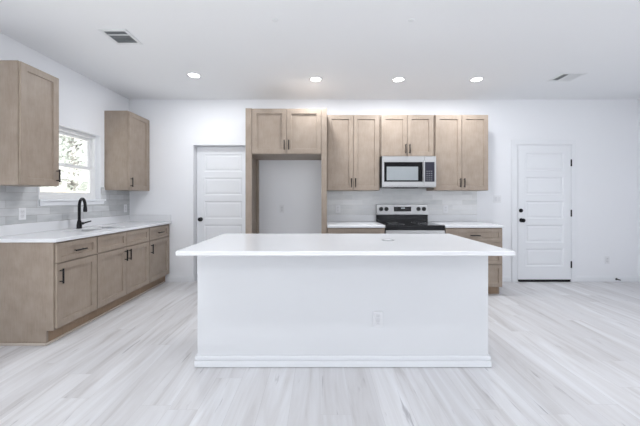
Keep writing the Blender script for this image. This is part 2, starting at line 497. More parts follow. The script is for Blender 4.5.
# baseboards
def baseboard(name, segs, label):
    bm = BM()
    for s in segs:
        box(bm, *s, 0, 0.068, 0.003); 
        x0, x1, y0, y1 = s
        box(bm, x0 + (0.004 if x1 - x0 < 0.03 else 0), x1 - (0.004 if x1 - x0 < 0.03 and x0 > 0 else 0), y0 + (0.005 if y1 - y0 < 0.03 else 0), y1, 0.066, 0.082, 0.003)
    struct(name, bm, 'trim', label, 'baseboard')
bt = 0.014
DX0, DX1 = 2.973, 3.765          # right door slab
baseboard('baseboard_back', [(-2.34, PX0, D - bt, D), (2.37, DX0 - 0.095, D - bt, D), (DX1 + 0.07, XR, D - bt, D)], 'white baseboard along the back wall')
baseboard('baseboard_right', [(XR - bt, XR, 0.9, D - bt)], 'white baseboard along the right wall')
baseboard('baseboard_doorway', [(PX0, PX0 + bt, D, D + 0.118)], 'short white baseboard returning into the pantry doorway')

# ------------------------------------------------------------------ doors
def five_panel_door(name, x0, x1, z0, z1, yf, label):
    t = bpy.data.objects.new(name, None); t.location = (x0, yf, z0); COL.objects.link(t)
    tag(t, label, 'door', kind='structure')
    w_, h_ = x1 - x0, z1 - z0
    st = 0.113; top = 0.115; rail = 0.092; bot = 0.20
    ph = (h_ - top - bot - 4 * rail) / 5
    ps = []
    z = bot
    for i in range(5):
        ps.append((st, w_ - st, z, z + ph)); z += ph + rail
    bm = BM()
    panel_slab(bm, 0, w_, 0, h_, 0.040, 0.0, ps, 0.009, 0.014, 0.005)
    obj('door_slab', bm, 'door', t)
    return t
def door_knob(t, x, z, mat='black'):
    bm = BM()
    cyl(bm, (x, 0, z), (0, -1, 0), 0.032, 0.012, 0.028, bev=0.003)
    cyl(bm, (x, -0.01, z), (0, -1, 0), 0.012, 0.03)
    s = bmesh.new(); bmesh.ops.create_uvsphere(s, u_segments=20, v_segments=12, radius=0.030)
    bmesh.ops.scale(s, vec=(1, 0.72, 1), verts=list(s.verts)); bmesh.ops.translate(s, vec=(x, -0.05, z), verts=list(s.verts)); merge(bm, s)
    obj('door_knob', bm, mat, t, 'round black door knob', smooth=True)

dz0 = 0.032
d2 = five_panel_door('door_2', DX0, DX1, dz0, 2.045, D - 0.020, 'white five-panel door with deadbolt, hinges and black sweep, right of the kitchen')
door_knob(d2, 0.045, 0.915 - dz0 + 0.01)
bm = BM(); cyl(bm, (0.040, 0, 1.07 - dz0), (0, -1, 0), 0.031, 0.014, 0.027, bev=0.003); cyl(bm, (0.040, -0.012, 1.07 - dz0), (0, -1, 0), 0.013, 0.008)
obj('deadbolt', bm, 'black', d2, 'round black deadbolt', smooth=True)
for hz in (1.785, 1.03, 0.26):
    bm = BM(); box(bm, DX1 - DX0 - 0.006, DX1 - DX0 + 0.012, -0.004, 0.006, hz - dz0 - 0.05, hz - dz0 + 0.05, 0.002)
    cyl(bm, (DX1 - DX0 + 0.004, -0.006, hz - dz0 - 0.052), (0, 0, 1), 0.007, 0.104, seg=10)
    obj('hinge', bm, 'black', d2, 'black hinge')
bm = BM(); box(bm, 0.010, DX1 - DX0 - 0.015, -0.012, 0.03, 0.004 - dz0, 0.003, 0.003)
box(bm, 0.004, DX1 - DX0 - 0.006, -0.008, -0.001, -0.002, 0.004, 0.001)
obj('door_sweep', bm, 'black', d2, 'black rubber door sweep')

d1 = five_panel_door('door_1', PX0 + 0.006, PX1 - 0.006, 0.012, PZ - 0.006, D + 0.118, 'white five-panel pantry door recessed in the wall left of the refrigerator alcove')
door_knob(d1, 0.062, 0.918)

# casing of the right door
bm = BM()
cw = 0.068
for (a, b, c, d) in ((DX0 - cw - 0.02, DX0 - 0.018, 0, 2.063), (DX1 + 0.014, DX1 + cw + 0.012, 0, 2.063), (DX0 - cw - 0.02, DX1 + cw + 0.012, 2.0635, 2.13)):
    box(bm, a, b, D - 0.018, D, c, d, 0.004)
for (a, b, c, d) in ((DX0 - 0.0175, DX0 - 0.003, 0, 2.0475), (DX1 + 0.003, DX1 + 0.0135, 0, 2.0475), (DX0 - 0.0175, DX1 + 0.0135, 2.048, 2.0625)):
    box(bm, a, b, D - 0.012, D, c, d, 0.001)
struct('trim_1', bm, 'trim', 'white casing around the right-hand door', 'door casing')

# ------------------------------------------------------------------ window
win = bpy.data.objects.new('window_1', None); win.location = (XL - 0.115, (WY0 + WY1) / 2, WZ0); COL.objects.link(win)
tag(win, 'white single-hung window over the sink with trees outside', 'window', kind='structure')
hw = (WY1 - WY0) / 2; wh = WZ1 - WZ0
bm = BM()
fw = 0.045
for (a, b, c, d) in ((-hw, -hw + fw, 0, wh), (hw - fw, hw, 0, wh), (-hw + fw, hw - fw, 0, fw), (-hw + fw, hw - fw, wh - fw, wh)):
    box(bm, -0.02, 0.05, a, b, c, d, 0.003)
obj('window_frame', bm, 'vinyl', win)
def sash(x, z0, z1):
    sw = 0.045
    bm = BM(); a0, a1 = -hw + fw - 0.004, hw - fw + 0.004
    for (a, b, c, d) in ((a0, a0 + sw, z0, z1), (a1 - sw, a1, z0, z1), (a0 + sw, a1 - sw, z0, z0 + 0.038), (a0 + sw, a1 - sw, z1 - 0.038, z1)):
        box(bm, x - 0.014, x + 0.014, a, b, c, d, 0.002)
    s = obj('sash', bm, 'vinyl', win)
    bm = BM(); box(bm, x - 0.003, x + 0.003, a0 + sw - 0.004, a1 - sw + 0.004, z0 + 0.034, z1 - 0.034)
    obj('pane', bm, 'glass', s)
sash(0.002, 0.375, wh - fw + 0.004)
sash(0.033, fw - 0.004, 0.413)
bm = BM(); box(bm, 0.046, 0.06, -0.03, 0.03, 0.405, 0.418, 0.003); obj('sash_lock', bm, 'vinyl', win)
bm = BM(); box(bm, XL - 0.064, XL + 0.030, 3.06, 4.0, WZ0 - 0.022, WZ0 + 0.001, 0.004)
box(bm, XL - 0.001, XL + 0.018, 3.07, 3.985, 1.172, WZ0 - 0.02, 0.003)
struct('trim_2', bm, 'trim', 'white window stool and apron under the kitchen window', 'window sill')

# ------------------------------------------------------------------ tile backsplash
bm = BM()
tt = 0.009
box(bm, XL, XL + tt, 2.50, 3.06, 1.006, 1.40); box(bm, XL, XL + tt, 3.06, 4.0, 1.006, 1.172); box(bm, XL, XL + tt, 4.0, D, 1.006, 1.40)
box(bm, XL, XL + tt, WY1 + 0.004, 4.0, WZ0 + 0.001, 1.40)
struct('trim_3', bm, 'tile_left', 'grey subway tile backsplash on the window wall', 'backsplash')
bm = BM(); box(bm, 0.092, 2.362, D - tt, D, 0.9, 1.45)
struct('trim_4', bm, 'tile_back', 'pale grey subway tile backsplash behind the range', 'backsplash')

# ------------------------------------------------------------------ cabinets (local x = width, -y = out of the wall, z up)
def pull(parent, x, z, yf, vertical=True, ln=0.128, mat='bronze'):
    bm = BM()
    r = 0.0072; so = 0.030
    ax = (0, 0, 1) if vertical else (1, 0, 0)
    c = Vector((x, yf - so, z)); a = Vector(ax)
    cyl(bm, c - a * ln / 2, ax, r, ln, seg=12, bev=0.001)
    for s in (-1, 1):
        cyl(bm, c + a * s * ln * 0.36, (0, 1, 0), 0.005, so, seg=10)
    obj('bar_pull', bm, mat, parent, 'dark bar pull', smooth=True)

ST = 0.058
def shaker(root, kind, x0, x1, z0, z1, yb, pl=None, pmat='bronze'):
    bm = BM()
    s = ST if kind == 'door' else 0.045
    panel_slab(bm, x0, x1, z0, z1, yb, yb - 0.020, [(x0 + s, x1 - s, z0 + s, z1 - s)], 0.012, 0.003)
    d = obj(kind, bm, 'wood', root)
    if pl:
        pull(d, pl[0], pl[1], yb - 0.020, pl[2], mat=pmat)
    return d

G = 0.006
def upper(label, loc, rot, w_, h_, dep, doors, group=None):
    """doors: list of (x0,x1,pull side)"""
    t = thing('wall_cabinet', label, 'cabinet', loc, rot, group)
    bm = BM(); box(bm, 0, w_, -dep, 0, 0, h_, 0.0015)
    obj('cabinet_body', bm, 'wood', t)
    for (a, b, side) in doors:
        px = b - 0.028 if side == 'R' else a + 0.028
        shaker(t, 'door', a + G / 2, b - G / 2, G, h_ - G, -dep - 0.001, (px, 0.105, True))
    return t

UZ0, UZ1 = 1.363, 2.423
# left wall: rotate +90 deg so local x runs along world +y and the front faces +x
R90 = PI / 2
upper('single-door maple wall cabinet left of the window, nearest the camera', (XL, 2.549, UZ0), R90, 0.384, UZ1 - UZ0, 0.310, [(0.004, 0.382, 'R')])
c = upper('single-door maple wall cabinet in the corner right of the window', (XL, 4.004, UZ0), R90, 0.517, UZ1 - UZ0, 0.310, [(0.004, 0.462, 'L')])

# back wall uppers
B = D
upper('tall double-door maple wall cabinet left of the microwave', (0.094, B, UZ0), 0, 0.743, UZ1 - UZ0, 0.310, [(0.012, 0.372, 'R'), (0.372, 0.731, 'L')])
upper('short double-door maple wall cabinet above the microwave', (0.840, B, 1.838), 0, 0.757, UZ1 - 1.838, 0.310, [(0.014, 0.380, 'R'), (0.380, 0.745, 'L')])
upper('tall double-door maple wall cabinet right of the microwave', (1.600, B, UZ0), 0, 0.762, UZ1 - UZ0, 0.310, [(0.014, 0.382, 'R'), (0.382, 0.752, 'L')])

# refrigerator surround: two tall panels and the deep cabinet between them
FD = 0.605
t = thing('refrigerator_cabinet', 'tall maple surround with a deep double-door cabinet over the empty refrigerator alcove', 'cabinet', (-0.439, B, 0), 0)
for (x0, x1, sg) in ((-0.529, -0.449, 1), (0.457, 0.529, -1)):
    o0 = x0 if sg > 0 else x1
    bm = BM(); box(bm, min(o0, o0 + sg * 0.02), max(o0, o0 + sg * 0.02), -FD, -0.001, 0, UZ1, 0.001); obj('side_panel', bm, 'wood', t)
    bm = BM(); box(bm, x0, x1, -FD - 0.020, -FD - 0.0005, 0, UZ1, 0.0015); obj('face_stile', bm, 'wood', t)
    bm = BM(); box(bm, min(o0 + sg * 0.021, o0 + sg * 0.052), max(o0 + sg * 0.021, o0 + sg * 0.052), -0.06, -0.001, 0, 1.825, 0.001); obj('wall_cleat', bm, 'wood', t)
bm = BM(); box(bm, -0.508, 0.508, -FD + 0.001, -0.001, 1.828, UZ1, 0.0015); obj('cabinet_body', bm, 'wood', t)
shaker(t, 'door', -0.443, 0.003, 1.836, UZ1 - 0.012, -FD - 0.001, (0.003 - 0.026, 1.943, True))
shaker(t, 'door', 0.009, 0.451, 1.836, UZ1 - 0.012, -FD - 0.001, (0.009 + 0.026, 1.943, True))

# base cabinets
BD = 0.612; BZ = 0.874; TOE = 0.122
def base(label, loc, rot, w_, fronts, dep=BD, TOE=TOE, end_left=False, end_right=False, filler=0.0, name='base_cabinet'):
    """fronts: (kind, x0,x1,z0,z1, pull or None)"""
    t = thing(name, label, 'cabinet', loc, rot)
    bm = BM()
    if name == 'sink_cabinet':
        box(bm, 0, 0.018, -dep, -0.001, TOE, BZ); box(bm, w_ - 0.018, w_, -dep, -0.001, TOE, BZ)
        box(bm, 0.018, w_ - 0.018, -dep, -0.001, TOE, TOE + 0.018); box(bm, 0.018, w_ - 0.018, -0.012, -0.001, TOE + 0.018, BZ)
        box(bm, 0.018, w_ - 0.018, -dep, -dep + 0.019, TOE + 0.018, BZ)
    else:
        box(bm, 0, w_ + filler, -dep, -0.001, TOE, BZ, 0.0015)
    if end_left:
        box(bm, 0, 0.02, -dep + 0.060, -0.001, 0, TOE + 0.002, 0.001)
    if end_right:
        box(bm, w_ - 0.02, w_, -dep + 0.060, -0.001, 0, TOE + 0.002, 0.001)
    obj('cabinet_body', bm, 'wood', t)
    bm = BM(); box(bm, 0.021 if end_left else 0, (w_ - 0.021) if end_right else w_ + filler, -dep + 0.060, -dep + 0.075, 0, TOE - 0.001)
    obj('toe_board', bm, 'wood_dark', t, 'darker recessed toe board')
    for (k, a, b, c_, d_, p) in fronts:
        shaker(t, k, a, b, c_, d_, -dep - 0.001, p, 'black')
    return t
DZ = 0.690      # drawer / door split
w1 = 0.474
base('single-door maple base cabinet with drawer at the near end of the sink run', (XL, 2.551, 0), R90, w1,
     [('drawer', 0.012, w1 - G, DZ + 0.004, 0.862, (w1 / 2 + 0.004, 0.776, False)), ('door', 0.012, w1 - G, TOE + 0.014, DZ - 0.004, (0.040, 0.578, True))], end_left=True)
w2 = 0.920
hw2 = w2 / 2
base('double-door maple sink base cabinet with two false drawer fronts', (XL, 3.027, 0), R90, w2,
     [('drawer_front', 0.004, hw2 - 0.003, DZ + 0.004, 0.862, None), ('drawer_front', hw2 + 0.003, w2 - 0.006, DZ + 0.004, 0.862, None),
      ('door', 0.004, hw2 - 0.003, TOE + 0.014, DZ - 0.004, (hw2 - 0.034, 0.595, True)), ('door', hw2 + 0.003, w2 - 0.006, TOE + 0.014, DZ - 0.004, (hw2 + 0.034, 0.595, True))], name='sink_cabinet')
w3 = 0.515
base('single-door maple base cabinet with drawer in the corner by the back wall', (XL, 3.949, 0), R90, w3,
     [('drawer', 0.006, w3 - G, DZ + 0.004, 0.862, (w3 / 2, 0.776, False)), ('door', 0.006, w3 - G, TOE + 0.014, DZ - 0.004, (0.038, 0.578, True))], filler=0.055)
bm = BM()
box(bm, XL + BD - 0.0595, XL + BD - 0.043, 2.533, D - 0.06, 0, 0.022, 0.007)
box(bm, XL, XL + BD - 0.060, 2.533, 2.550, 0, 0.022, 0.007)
tag(obj('shoe_moulding', bm, 'wood_highlight'), 'thin maple shoe moulding along the floor under the sink cabinets', 'moulding', kind='structure')

BDR = 0.650
base('maple base cabinet between the refrigerator alcove and the range', (0.094, B, 0), 0, 0.741,
     [('drawer', 0.008, 0.733, DZ + 0.004, 0.862, (0.37, 0.776, False)),
      ('door', 0.008, 0.367, TOE + 0.014, DZ - 0.004, (0.33, 0.578, True)), ('door', 0.374, 0.733, TOE + 0.014, DZ - 0.004, (0.411, 0.578, True))], dep=BDR)
base('three-drawer maple base cabinet right of the range', (1.604, B, 0), 0, 0.746,
     [('drawer', 0.010, 0.736, DZ + 0.004, 0.862, (0.378, 0.776, False)),
      ('drawer', 0.010, 0.736, 0.408, DZ - 0.004, (0.378, 0.552, False)),
      ('drawer', 0.010, 0.736, 0.116, 0.400, (0.378, 0.27, False))], dep=BDR, TOE=0.106, end_right=True)

# ------------------------------------------------------------------ countertops
CT = 0.906
t = thing('countertop', 'white quartz worktop on the sink cabinets under the window', 'countertop', (XL, 2.53, BZ + 0.001), 0)
cx = 0.648
SX0, SX1 = 0.185, 0.475     # sink cut-outs from the wall
SY0, SYM, SY1 = 0.585, 0.870, 1.175
bm = BM(); slab(bm, 0.001, cx, 0, D - 2.53 - 0.001, 0, CT - BZ - 0.001, hole=[(SX0, SX1, SY0, SYM - 0.013), (SX0, SX1, SYM + 0.013, SY1)])
obj('worktop', bm, 'quartz', t)
bm = BM(); box(bm, 0.001, 0.021, 0, D - 2.53 - 0.001, CT - BZ - 0.001, 1.006 - BZ - 0.001, 0.002)
box(bm, 0.021, cx - 0.01, D - 2.53 - 0.021, D - 2.53 - 0.001, CT - BZ - 0.001, 1.006 - BZ - 0.001, 0.002)
obj('upstand', bm, 'quartz', t)
for (lab, a, b) in (('white quartz worktop left of the range', 0.094, 0.835), ('white quartz worktop right of the range', 1.602, 2.354)):
    t = thing('countertop', lab, 'countertop', (a, D, BZ + 0.001), 0)
    bm = BM(); slab(bm, 0, b - a, -0.690, -0.010, 0, CT - BZ - 0.001); obj('worktop', bm, 'quartz', t)
    bm = BM(); box(bm, 0, b - a, -0.030, -0.010, CT - BZ - 0.001, 1.006 - BZ - 0.001, 0.002); obj('upstand', bm, 'quartz', t)

# sink hung under the worktop
t = thing('kitchen_sink', 'double-bowl stainless undermount sink below the black faucet', 'sink', (XL, 2.53, BZ), 0)
for (a, b) in ((SY0, SYM - 0.013), (SYM + 0.013, SY1)):
    bm = BM()
    x0, x1 = SX0 - 0.002, SX1 + 0.002
    a -= 0.002; b += 0.002
    dp = -0.19; th = 0.004
    box(bm, x0 - th, x0, a - th, b + th, dp, 0); box(bm, x1, x1 + th, a - th, b + th, dp, 0)
    box(bm, x0, x1, a - th, a, dp, 0); box(bm, x0, x1, b, b + th, dp, 0); box(bm, x0 - th, x1 + th, a - th, b + th, dp - th, dp)
    s = obj('bowl', bm, 'sinksteel', t)
    bm = BM(); ring(bm, ((x0 + x1) / 2, (a + b) / 2, dp), (0, 0, 1), 0.02, 0.045, 0.005); cyl(bm, ((x0 + x1) / 2, (a + b) / 2, dp), (0, 0, 1), 0.021, 0.002)
    obj('drain', bm, 'steel', s, smooth=True)

# faucet
FX, FY = -2.752, 3.43
t = thing('kitchen_faucet', 'matte black gooseneck pull-down faucet standing behind the sink', 'faucet', (FX, FY, CT), 0)
bm = BM()
cyl(bm, (0, 0, 0), (0, 0, 1), 0.028, 0.008, 0.026, bev=0.002)
tube(bm, [(0, 0, 0.006), (0, 0, 0.04), (0, 0, 0.075), (0, 0, 0.095)], [0.0255, 0.025, 0.021, 0.016], 20)
obj('faucet_base', bm, 'black', t, smooth=True)
th = math.radians(35)
dv = Vector((math.cos(th), -math.sin(th), 0))
rad = 0.092; zc = 0.340 - rad
pts = [Vector((0, 0, z)) for z in (0.088, 0.14, 0.19, zc)]
for k in range(1, 17):
    a = PI * k / 16 * 1.02
    pts.append(dv * (rad - rad * math.cos(a)) + Vector((0, 0, zc + rad * math.sin(a))))
bm = BM(); tube(bm, pts, 0.0148, 16); obj('spout', bm, 'black', t, smooth=True)
tip = pts[-1]
bm = BM(); tube(bm, [tip + Vector((0, 0, 0.012)), tip + Vector((0, 0, -0.01)), tip + Vector((0, 0, -0.035)), tip + Vector((0, 0, -0.048))], [0.0155, 0.018, 0.019, 0.0165], 16)
obj('spray_head', bm, 'black', t, smooth=True)
bm = BM(); tube(bm, [(0, 0.015, 0.055), (0, 0.05, 0.055), (0, 0.062, 0.056)], [0.016, 0.016, 0.013], 14)
tube(bm, [(0.001, 0.055, 0.056), (0.006, 0.09, 0.062), (0.014, 0.14, 0.071), (0.016, 0.155, 0.074)], [0.010, 0.009, 0.008, 0.007], 10)
obj('handle', bm, 'black', t, smooth=True)

# ------------------------------------------------------------------ island
IX0, IX1, IY0 = -0.908, 1.246, 2.222
t = thing('kitchen_island', 'long white kitchen island base in the middle of the floor', 'island', ((IX0 + IX1) / 2, IY0, 0), 0)
hw_ = (IX1 - IX0) / 2; idp = 0.68
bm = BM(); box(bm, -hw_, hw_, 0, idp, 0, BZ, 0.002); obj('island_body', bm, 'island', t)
bm = BM()
for (h0, h1, o_) in ((0.004, 0.052, 0.017), (0.0525, 0.060, 0.009), (0.0605, 0.086, 0.014)):
    box(bm, -hw_ - o_, hw_ + o_, -o_, -0.0005, h0, h1, 0.003)
    box(bm, -hw_ - o_, -hw_ - 0.0005, -o_ + 0.001, idp, h0, h1, 0.003); box(bm, hw_ + 0.0005, hw_ + o_, -o_ + 0.001, idp, h0, h1, 0.003)
obj('base_moulding', bm, 'trim', t)
ICY0, ICY1 = 1.935, 2.925
t = thing('island_countertop', 'white quartz slab overhanging the kitchen island', 'countertop', (0.164, (ICY0 + ICY1) / 2, BZ + 0.001), 0)
bm = BM(); slab(bm, -1.098, 1.098, -(ICY1 - ICY0) / 2, (ICY1 - ICY0) / 2, 0, CT - BZ - 0.001, bev=0.006)
obj('worktop', bm, 'quartz', t)
t = thing('pop_up_outlet', 'small round grey pop-up outlet set flush in the island top', 'outlet', (0.556, 2.452, CT), 0)
bm = BM(); ring(bm, (0, 0, 0), (0, 0, 1), 0.038, 0.050, 0.006); obj('ring', bm, 'ring', t, smooth=True)
bm = BM(); cyl(bm, (0, 0, 0), (0, 0, 1), 0.037, 0.003); obj('cap', bm, 'plate', t, smooth=True)

# ------------------------------------------------------------------ range
RX0, RX1 = 0.839, 1.598
t = thing('electric_range', 'freestanding stainless electric range with black glass cooktop under the microwave', 'range', ((RX0 + RX1) / 2, D - 0.012, 0), 0)
rw = (RX1 - RX0) / 2
ry = -0.672
bm = BM(); box(bm, -rw, rw, ry + 0.03, 0, 0.06, 0.890, 0.003); obj('body', bm, 'blackplastic', t)
for sx in (-1, 1):
    for yy in (ry + 0.08, -0.06):
        bm = BM(); cyl(bm, (sx * (rw - 0.05), yy, 0), (0, 0, 1), 0.018, 0.062); obj('foot', bm, 'blackplastic', t, smooth=True)
bm = BM(); box(bm, -rw, rw, ry - 0.006, -0.065, 0.884, 0.907, 0.005)
ct = obj('cooktop', bm, 'blackglass', t, 'black glass cooktop')
for (bx, by, br) in ((-0.19, ry + 0.19, 0.105), (0.19, ry + 0.19, 0.09), (-0.19, -0.22, 0.075), (0.19, -0.22, 0.105)):
    bm = BM(); ring(bm, (bx, by, 0.9066), (0, 0, 1), br - 0.004, br, 0.0008); obj('burner_mark', bm, 'plateshade', ct, 'grey printed burner ring')
# backguard: steel panel leaning on a black riser
bm = BM()
box(bm, -rw + 0.002, rw - 0.002, -0.066, 0, 0.90, 1.012, 0.002)
obj('riser', bm, 'blackglass', t, 'glossy black riser behind the burners')
bm = BM()
box(bm, -rw, rw, -0.072, -0.006, 1.008, 1.166, 0.006)
bg_ = obj('backguard', bm, 'steel', t, 'stainless control panel')
for kx in (-0.315, -0.236, 0.238, 0.318):
    bm = BM(); cyl(bm, (kx, -0.072, 1.095), (0, -1, 0), 0.031, 0.006, seg=24); cyl(bm, (kx, -0.077, 1.095), (0, -1, 0), 0.026, 0.02, 0.021, bev=0.002)
    box(bm, kx - 0.003, kx + 0.003, -0.099, -0.090, 1.080, 1.113, 0.001)
    obj('knob', bm, 'blackplastic', bg_, 'black control knob', smooth=True)
bm = BM(); box(bm, -0.125, 0.130, -0.0745, -0.070, 1.060, 1.130, 0.001)
dsp = obj('control_display', bm, 'blackglass', bg_, 'black touch display')
for (a, b) in ((-0.018, -0.008), (-0.004, 0.006), (0.012, 0.022), (0.026, 0.036)):
    bm = BM(); box(bm, a, b, -0.0752, -0.0742, 1.100, 1.116); obj('display_digit', bm, 'digits', bg_)
# oven front
bm = BM(); box(bm, -rw + 0.001, rw - 0.001, ry, ry + 0.028, 0.846, 0.8835, 0.004); obj('vent_strip', bm, 'blackglass', t, 'black strip under the cooktop edge')
bm = BM(); box(bm, -rw + 0.002, rw - 0.002, ry - 0.012, ry + 0.028, 0.245, 0.842, 0.006)
od = obj('oven_door', bm, 'steel', t)
bm = BM(); box(bm, -0.27, 0.27, ry - 0.014, ry - 0.010, 0.34, 0.63, 0.001); obj('oven_window', bm, 'blackglass', od)
bm = BM(); cyl(bm, (-0.33, ry - 0.055, 0.795), (1, 0, 0), 0.012, 0.66, bev=0.002)
for sx in (-0.29, 0.29): cyl(bm, (sx, ry - 0.055, 0.795), (0, 1, 0), 0.010, 0.046)
obj('oven_handle', bm, 'steel', od, smooth=True)
bm = BM(); box(bm, -rw + 0.002, rw - 0.002, ry - 0.010, ry + 0.028, 0.075, 0.238, 0.006); obj('storage_drawer', bm, 'steel', t)

# ------------------------------------------------------------------ microwave (over the range)
MX0, MX1, MZ0, MZ1 = 0.842, 1.596, 1.402, 1.834
t = thing('microwave', 'stainless over-the-range microwave mounted under the short cabinet', 'microwave', ((MX0 + MX1) / 2, D - 0.001, MZ0), 0)
mw = (MX1 - MX0) / 2; mh = MZ1 - MZ0; my = -0.395
bm = BM(); box(bm, -mw, mw, my + 0.03, -0.009, 0.012, mh, 0.003)
box(bm, -mw + 0.02, mw - 0.02, my + 0.045, -0.02, 0.0, 0.014, 0.002)
obj('body', bm, 'blackplastic', t, 'black casing')
px = mw - 0.160
bm = BM()
# door ring in steel with the window let into it
dx0, dx1 = -mw + 0.012, px
panel_slab(bm, dx0, dx1, 0.020, mh - 0.004, my + 0.029, my, [(dx0 + 0.028, dx1 - 0.026, 0.078, mh - 0.082)], 0.004, 0.002)
md = obj('door', bm, 'steel', t, 'stainless door with dark window')
bm = BM(); panel_slab(bm, dx0 + 0.029, dx1 - 0.027, 0.079, mh - 0.083, my + 0.0038, my + 0.001, [(dx0 + 0.062, dx1 - 0.085, 0.098, mh - 0.145)], 0.0015, 0.001)
obj('window', bm, 'ovenglass', md, 'black glass window')
bm = BM(); box(bm, dx0 + 0.063, dx1 - 0.086, my + 0.001, my + 0.003, 0.099, mh - 0.146); obj('screen', bm, 'mesh', md, 'grey perforated screen behind the window')
bm = BM(); box(bm, dx1 - 0.022, dx1 - 0.004, my - 0.040, my - 0.024, 0.07, mh - 0.075, 0.005)
for zz in (0.09, mh - 0.10): box(bm, dx1 - 0.018, dx1 - 0.008, my - 0.028, my + 0.001, zz, zz + 0.016, 0.002)
obj('handle', bm, 'steel', md)
bm = BM(); panel_slab(bm, px + 0.003, mw, 0.020, mh - 0.004, my + 0.029, my, [(px + 0.008, mw - 0.020, 0.078, mh - 0.082)], 0.003, 0.001)
mp_ = obj('control_panel', bm, 'steel', t)
bm = BM(); box(bm, px + 0.009, mw - 0.021, my + 0.0005, my + 0.0028, 0.079, mh - 0.083); obj('keypad', bm, 'panelglass', mp_, 'dark keypad')
for r_ in range(5):
    for c_ in range(3):
        bm = BM(); box(bm, px + 0.030 + c_ * 0.030, px + 0.046 + c_ * 0.030, my - 0.0003, my + 0.0008, 0.10 + r_ * 0.030, 0.107 + r_ * 0.030); obj('key', bm, 'plateshade', mp_)
bm = BM(); box(bm, -mw + 0.18, mw - 0.24, my + 0.03, my + 0.20, -0.010, 0.004, 0.003); obj('grease_filter', bm, 'blackplastic', t)
bm = BM(); box(bm, -mw + 0.012, mw, my + 0.006, my + 0.028, 0.004, 0.017, 0.002); obj('vent_lip', bm, 'steel', t)

# ------------------------------------------------------------------ outlets and switches (local -y = out of the wall)
def outlet(name, label, loc, rot, kind='outlet', cat='outlet', group=None):
    t = thing(name, label, cat, loc, rot, group)
    w_ = 0.072 if kind == 'outlet' else 0.118
    bm = BM(); box(bm, -w_ / 2, w_ / 2, -0.006, -0.0005, -0.058, 0.058, 0.003); obj('cover_plate', bm, 'plate', t)
    if kind == 'outlet':
        for zz in (-0.020, 0.020):
            bm = BM(); box(bm, -0.0165, 0.0165, -0.0078, -0.0045, zz - 0.0165, zz + 0.0165, 0.003); r = obj('socket', bm, 'socket', t)
            bm = BM()
            for xx in (-0.0065, 0.0065): box(bm, xx - 0.0013, xx + 0.0013, -0.0082, -0.007, zz - 0.002, zz + 0.009)
            cyl(bm, (0, -0.007, zz - 0.009), (0, -1, 0), 0.0025, 0.0012, seg=10)
            obj('slots', bm, 'plateshade', r)
        bm = BM(); cyl(bm, (0, -0.0055, 0), (0, -1, 0), 0.003, 0.001, seg=10); obj('screw', bm, 'socket', t)
    else:
        for xx in (-0.024, 0.024):
            bm = BM(); box(bm, xx - 0.0165, xx + 0.0165, -0.010, -0.0045, -0.033, 0.033, 0.002); obj('rocker', bm, 'socket', t)
    return t
outlet('wall_outlet', 'white outlet inside the empty refrigerator alcove', (-0.575, D, 1.093), 0)
outlet('wall_outlet', 'white outlet on tile left of the range', (0.268, D - tt, 1.093), 0)
outlet('wall_outlet', 'white outlet on tile right of the range', (1.888, D - tt, 1.093), 0)
outlet('wall_outlet', 'white outlet low on the wall right of the panelled door', (4.325, D, 0.325), 0)
outlet('wall_outlet', 'white outlet in the front of the kitchen island', (0.428, IY0, 0.354), 0)
outlet('wall_outlet', 'white outlet on grey tile under the nearest wall cabinet', (XL + tt, 2.888, 1.100), R90)
outlet('wall_outlet', 'white outlet on grey tile under the corner wall cabinet', (XL + tt, 4.42, 1.105), R90)
outlet('light_switch', 'white double rocker switch between the range cabinets and the door', (2.672, D, 1.243), 0, 'switch', 'light switch')

# door stop on the right baseboard
t = thing('door_stop', 'small dark spring door stop on the baseboard at far right', 'door stop', (4.452, D - bt, 0.040), 0)
bm = BM(); cyl(bm, (0, 0, 0), (0, -1, 0), 0.016, 0.012, 0.012); obj('base', bm, 'black', t, smooth=True)
bm = BM(); tube(bm, [(0.0065 * math.cos(k * 1.05), -0.01 - k * 0.001, 0.0065 * math.sin(k * 1.05)) for k in range(62)], 0.0022, 6); obj('spring', bm, 'bronze', t, smooth=True)
bm = BM(); cyl(bm, (0, -0.070, 0), (0, -1, 0), 0.009, 0.014, bev=0.002); obj('tip', bm, 'plate', t, 'white rubber tip', smooth=True)

# ------------------------------------------------------------------ ceiling lights and registers
LP = [(-1.525, 3.63, 'leftmost'), (-0.052, 3.755, 'second from the left'), (0.984, 3.76, 'third from the left'), (1.960, 3.755, 'rightmost')]
def lamp_light(x, y, wt):
    l = bpy.data.lights.new('downlight_or_fill_lamp', 'AREA'); l.shape = 'DISK'; l.size = 0.12; l.energy = wt; l.color = (0.975, 0.985, 1.0)
    o = bpy.data.objects.new('downlight_or_fill_lamp', l); o.location = (x, y, H - 0.012); COL.objects.link(o)
for (x, y) in ((-1.5, 1.0), (0.9, 1.0), (3.3, 1.0), (-1.5, -1.5), (0.9, -1.5), (3.3, -1.5)):
    lamp_light(x, y, LAMP_W)       # fill lamps without fixtures, added out of view overhead and behind the camera
first = None
for (x, y, wd) in LP:
    lamp_light(x, y, LAMP_W * 1.3)
    lab = 'round recessed ceiling downlight, %s of the four in the row' % wd
    if first is None:
        first = thing('ceiling_downlight', lab, 'ceiling light', (x, y, H), 0, 'recessed ceiling downlights')
        bm = BM(); ring(bm, (0, 0, 0), (0, 0, -1), 0.062, 0.085, 0.008); obj('trim_ring', bm, 'plate', first, smooth=True)
        bm = BM(); cyl(bm, (0, 0, -0.0005), (0, 0, -1), 0.0615, 0.004); obj('lens', bm, 'lamp', first, 'glowing white lens')
    else:
        dup(first, (x, y, H), 0, lab)

